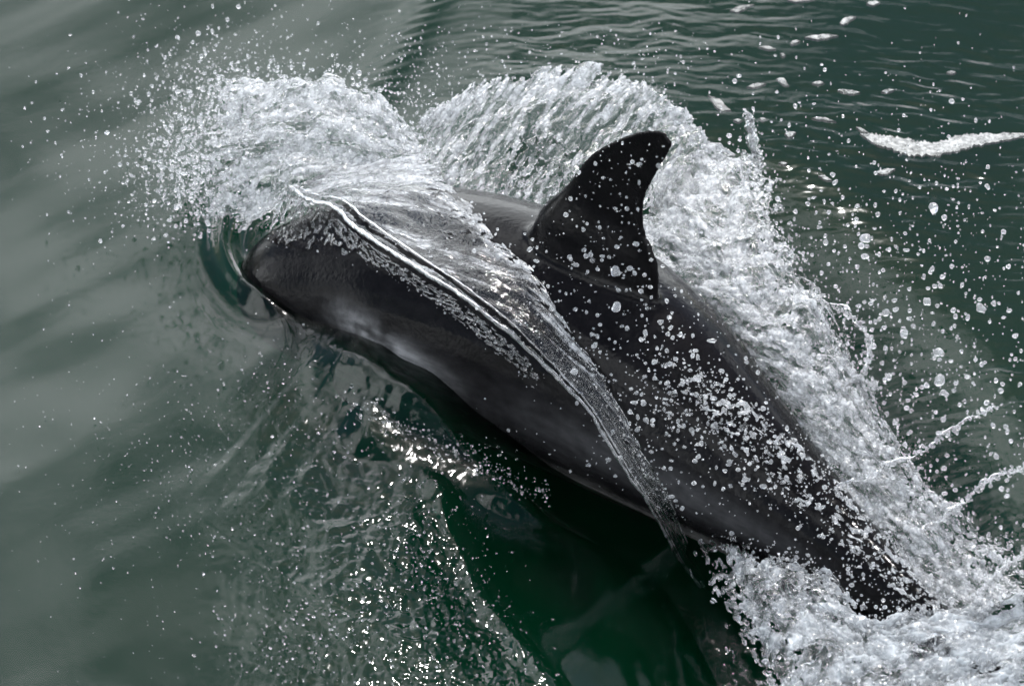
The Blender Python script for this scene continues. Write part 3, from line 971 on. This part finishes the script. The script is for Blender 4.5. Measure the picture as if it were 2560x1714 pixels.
# ------------------------------------------------------------------ drops
def ico(level):
    p = (1 + 5 ** .5) / 2
    v = [(-1, p, 0), (1, p, 0), (-1, -p, 0), (1, -p, 0), (0, -1, p), (0, 1, p), (0, -1, -p), (0, 1, -p), (p, 0, -1), (p, 0, 1), (-p, 0, -1), (-p, 0, 1)]
    f = [(0, 11, 5), (0, 5, 1), (0, 1, 7), (0, 7, 10), (0, 10, 11), (1, 5, 9), (5, 11, 4), (11, 10, 2), (10, 7, 6), (7, 1, 8),
         (3, 9, 4), (3, 4, 2), (3, 2, 6), (3, 6, 8), (3, 8, 9), (4, 9, 5), (2, 4, 11), (6, 2, 10), (8, 6, 7), (9, 8, 1)]
    v = [np.array(a, float) / np.linalg.norm(a) for a in v]
    for _ in range(level):
        cache, nf = {}, []
        def mid(a, b):
            k = (min(a, b), max(a, b))
            if k not in cache:
                m = v[a] + v[b]
                v.append(m / np.linalg.norm(m))
                cache[k] = len(v) - 1
            return cache[k]
        for a, b, c_ in f:
            ab, bc, ca = mid(a, b), mid(b, c_), mid(c_, a)
            nf += [(a, ab, ca), (b, bc, ab), (c_, ca, bc), (ab, bc, ca)]
        f = nf
    return np.array(v), np.array(f)

I1, F1 = ico(1)
I2, F2 = ico(2)

def blob_set(name, pos, rad, region_seed, mat):
    g = np.random.default_rng(region_seed)
    n = len(pos)
    st = np.exp(g.normal(0, .22, (n, 3)))
    wob = 1 + .16 * np.sin(I1[None] @ g.normal(0, 2.4, (n, 3, 1)) + g.uniform(0, 6, (n, 1, 1)))
    v = I1[None] * wob * st[:, None] * rad[:, None, None] + pos[:, None]
    f_ = F1[None] + (np.arange(n) * len(I1))[:, None, None]
    o = mesh(name, v.reshape(-1, 3), [f_.reshape(-1, 3)], mat)
    o['kind'] = 'stuff'
    return o

def scatter(n, spots, zr, rr, seed, region, power=3.0):
    """spots: (px, py, sx, sy, weight) clouds."""
    g = np.random.default_rng(seed)
    w = np.array([s_[4] for s_ in spots], float)
    k = g.choice(len(spots), n, p=w / w.sum())
    s_ = np.array(spots)[k]
    px, py = s_[:, 0] + g.normal(0, 1, n) * s_[:, 2], s_[:, 1] + g.normal(0, 1, n) * s_[:, 3]
    z = g.uniform(zr[0], zr[1], n) + sea_z(px, py)
    r = rr[0] + (rr[1] - rr[0]) * g.random(n) ** power
    p = at(px, py, z)
    for i_ in range(n):
        DROPS.append((p[i_], r[i_], region))

# spray blown ahead of the crest, thinning outwards
scatter(3200, [(470, 330, 60, 90, 3), (560, 250, 70, 80, 3), (420, 420, 70, 70, 2), (640, 230, 80, 60, 1), (500, 480, 60, 50, 2), (380, 330, 110, 130, 1.2), (520, 150, 80, 50, .6), (300, 400, 140, 130, .5)],
        (.08, .24), (.0009, .0044), 11, 'head', 5)
scatter(420, [(350, 350, 220, 200, 1), (750, 110, 250, 70, 1)], (.03, .30), (.0008, .0026), 12, 'head', 3)
# fine mist between crest and arch, above the arch
scatter(900, [(1020, 260, 60, 60, 2), (1100, 180, 130, 70, 1), (1350, 130, 200, 60, 1), (1620, 180, 110, 70, 1)], (.12, .30), (.0008, .0028), 13, 'arch', 3)
# drops flung out to the right
scatter(1300, [(2220, 720, 120, 220, 3), (2330, 880, 150, 180, 3), (2060, 640, 90, 130, 2), (2400, 620, 140, 200, 1), (2250, 1050, 120, 120, 2), (2480, 950, 100, 250, 2), (1900, 330, 120, 110, 1)],
        (.06, .34), (.0011, .0056), 14, 'right', 3.2)
scatter(420, [(2100, 300, 300, 180, 1), (2350, 480, 180, 160, 1)], (.0, .3), (.0009, .0036), 15, 'right', 3)
# drops in front of the back and the fin
def body_drops(n, spots, lift_, rr, seed):
    g = np.random.default_rng(seed)
    w_ = np.array([q_[4] for q_ in spots], float)
    k = g.choice(len(spots), n, p=w_ / w_.sum())
    q_ = np.array(spots)[k]
    px, py = q_[:, 0] + g.normal(0, 1, n) * q_[:, 2], q_[:, 1] + g.normal(0, 1, n) * q_[:, 3]
    t = on_body(px, py)
    m = ~np.isnan(t)
    n = m.sum()
    p = atd(px[m], py[m], t[m] - g.uniform(lift_[0], lift_[1], n))
    r = rr[0] + (rr[1] - rr[0]) * g.random(n) ** 3.2
    for i_ in range(n):
        DROPS.append((p[i_], r[i_], 'body'))
body_drops(1200, [(1560, 480, 90, 90, 1.6), (1480, 620, 120, 90, 2), (1560, 760, 120, 110, 3), (1700, 900, 120, 100, 3), (1780, 1080, 140, 110, 3), (1900, 1220, 150, 110, 2), (2150, 1430, 110, 100, 2.5), (1620, 1050, 100, 100, 1)],
           (.004, .09), (.0010, .0052), 16)
body_drops(60, [(1350, 1080, 120, 120, 1), (1500, 1180, 80, 70, 1)], (.01, .06), (.0010, .0036), 17)
# beads skittering on the calm and on the struck water, lower left
scatter(700, [(380, 1250, 190, 260, 2), (560, 1150, 120, 160, 2), (300, 1000, 170, 160, 1)], (.0, .02), (.0007, .0019), 18, 'left', 2.5)
scatter(1700, [(760, 1350, 130, 150, 2), (900, 1550, 160, 110, 3), (1080, 1500, 120, 120, 3), (1040, 1330, 80, 110, 2), (720, 1600, 110, 70, 2), (840, 1120, 90, 70, 1), (700, 960, 90, 70, 1), (1250, 1650, 120, 60, 1)],
        (.0, .02), (.0008, .0027), 19, 'left', 3)
gb = np.random.default_rng(23)
bt = gb.random(420)
qpx, qpy, qz = 865 + 500 * bt + gb.normal(0, 14, 420), 1000 + 235 * bt + gb.normal(0, 22, 420), .100 - .10 * bt
for i_, q_ in enumerate(at(qpx, qpy, qz + .012 * gb.random(420))):
    DROPS.append((q_, .0008 + .0020 * gb.random() ** 2.5, 'left'))
scatter(160, [(1750, 1620, 60, 60, 1), (1850, 1500, 50, 60, 1)], (.0, .05), (.0010, .003), 20, 'wake', 2)

# single drops that stand out
BIG = [(2334, 519, .2, 13, 'largest ball of water, hovering alone at right beyond the plume'),
       (1539, 678, .40, 14, 'biggest white drop over the dark back below the dorsal fin'),
       (2350, 951, .2, 13, 'tall pear-shaped drop right of the plume, over dark water'),
       (2164, 596, .22, 13, 'long bright drop standing upright off the plume\'s right side'),
       (2214, 182, .1, 4, 'small clear bead above the flat foam slivers'),
       (1541, 768, .38, 11, 'bright drop below the biggest one on the dark back'),
       (2317, 754, .2, 11, 'clear drop below the largest ball, far right'),
       (2215, 782, .2, 9, 'flat bright bead close to the plume at right'),
       (2452, 770, .2, 12, 'clustered drop high at the right side'),
       (2260, 835, .2, 12, 'slanting drop pair at right of the plume\'s web'),
       (2345, 880, .2, 12, 'upright drop just above the pear-shaped one'),
       (2222, 942, .2, 9, 'shining flat drop by the plume\'s forked corner')]
bigset = []
for k, (px, py, z, r, lab) in enumerate(BIG):
    bigset.append((at(px, py, z), r * MPP, lab))
pos = np.array([d_[0] for d_ in DROPS])
rad = np.array([d_[1] for d_ in DROPS])
reg = np.array([d_[2] for d_ in DROPS])
ppx, ppy = proj(pos)
inframe = (ppx > 0) & (ppx < 2560) & (ppy > 0) & (ppy < 1714) & (pos[:, 2] > -.005)
keep = (ppx > -150) & (ppx < 2710) & (ppy > -150) & (ppy < 1860) & (pos[:, 2] > -.03)
order = np.argsort(-np.where(inframe, rad, 0))
solo = order[:280]
shapes = []
for k in range(5):
    g = np.random.default_rng(900 + k)
    stv = np.exp(g.normal(0, .2, 3))
    v = I2 * (1 + .13 * np.sin(I2 @ g.normal(0, 2.6, (3, 1)) + g.uniform(0, 6))) * (1 + .08 * np.sin(I2 @ g.normal(0, 5, (3, 1)))) * stv
    me_o = mesh('water_drop', v, [F2], M_DROP)
    shapes.append(me_o.data)
    bpy.data.objects.remove(me_o)
GRP = {'head': 'drops flying about the crest', 'arch': 'drops flying by the arch', 'right': 'drops flung out to the right',
       'plume': 'drops tearing off the plume', 'body': 'drops in front of the dark body', 'back': 'drops on the sheet over the back',
       'wake': 'drops leaping above the wake', 'left': 'beads on the lower left water'}
MARKS = [(1660, 335, 'the tip of the dorsal fin'), (1612, 510, 'the hollow rear edge of the dorsal fin'), (1400, 500, 'the front foot of the dorsal fin'),
         (1520, 480, 'the middle of the dorsal fin'), (1640, 640, 'the rear foot of the dorsal fin'), (1539, 678, 'the biggest white drop on the back'),
         (1880, 330, 'the tall ragged finger of water'), (2334, 519, 'the largest ball of water'), (2350, 951, 'the pear-shaped drop'),
         (2164, 596, 'the upright drop by the plume'), (2485, 1015, 'the tip of the long jet'), (2280, 1135, 'the middle of the long jet'),
         (2400, 1260, 'the beaded jet'), (2500, 1430, 'the short jet at the edge'), (2370, 365, 'the long foam streak'),
         (2210, 430, 'the pale foam lozenge'), (1958, 204, 'the comma-shaped foam patch'), (2160, 870, 'the curved web of the plume'),
         (2185, 962, 'the forked spur of the plume'), (1420, 165, 'the top of the water arch'), (1100, 250, 'the shoulder where crest and arch meet'),
         (860, 165, 'the highest lobe of the crest'), (620, 185, 'the second lobe of the crest'), (450, 330, 'the frayed front of the crest'),
         (560, 540, 'the foot of the crest by the snout'), (640, 720, 'the front of the head'), (1290, 847, 'the middle of the long rim'),
         (1552, 1159, 'the lower part of the long rim'), (1782, 1498, 'the bottom end of the long rim'), (1100, 1130, 'the glinting band over the flipper'),
         (1400, 1400, 'the dark green hollow'), (2000, 1180, 'the dark tail stock'), (1850, 950, 'the bare flank behind the fin'),
         (2200, 1410, 'the place where the tail sinks into foam'), (1950, 1480, 'the left edge of the wake foam'), (2300, 1600, 'the broad middle of the wake foam'),
         (1750, 620, 'the inner edge of the plume'), (1960, 640, 'the middle of the plume'), (2080, 960, 'the lower bulge of the plume'),
         (540, 1380, 'the thin crease on calm water'), (900, 1550, 'the drop-struck water at bottom'), (1080, 1320, 'the bright rippled edge of the hollow'),
         (1990, 440, 'the upper corner of the plume'), (2430, 700, 'the empty dark water at far right')]
DIRS = ['right of', 'below and right of', 'just below', 'below and left of', 'left of', 'above and left of', 'just above', 'above and right of']
USED = {}
QR = np.quantile(rad[solo], [.34, .67])
def drop_label(px, py, r, reg, k):
    m = sorted((math.hypot(px - x, py - y), x, y, t) for x, y, t in MARKS)
    size = 'plump' if r > QR[1] else 'medium' if r > QR[0] else 'small'
    for dd, x, y, t in m[:5]:
        w = DIRS[int(round(math.atan2(py - y, px - x) / (math.pi / 4))) % 8] if dd > 14 else 'right on'
        kind = 'bead' if reg in ('left', 'back') else 'drop'
        lab = f'{size} water {kind} {"close " if dd < 70 else "well " if dd > 150 else ""}{w} {t}'
        if lab not in USED and len(lab.split()) <= 16:
            break
    else:
        for i_, j_ in ((0, 1), (0, 2), (1, 2), (0, 3), (1, 3), (2, 3), (0, 4), (1, 4), (2, 4)):
            lab = f'{size} water {kind} between {m[i_][3]} and {m[j_][3]}'
            if lab not in USED and len(lab.split()) <= 16:
                break
    w_ = lab.split()
    if len(w_) > 16:
        lab = ' '.join(w_[1:])
    USED[lab] = 1
    return lab
def drop(p, r, lab, grp, k):
    o = bpy.data.objects.new('water_drop', shapes[k % 5])
    col.objects.link(o)
    o.location = p
    o.scale = (r, r, r)
    o.rotation_euler = (random.uniform(0, 6), random.uniform(0, 6), random.uniform(0, 6))
    thing(o, lab, 'water drop', grp)
    return o
for k, (p, r, lab) in enumerate(bigset):
    drop(p, r, lab, 'big single drops', k)
for k, i_ in enumerate(solo):
    drop(pos[i_], rad[i_], drop_label(ppx[i_], ppy[i_], rad[i_], reg[i_], k), GRP[reg[i_]], k)
rest = keep.copy()
rest[solo] = False
for k, rg in enumerate(GRP):
    m = rest & (reg == rg)
    if m.any():
        o = blob_set('spray', pos[m], rad[m], 950 + k, M_SKIT if rg == 'left' else M_DROP)
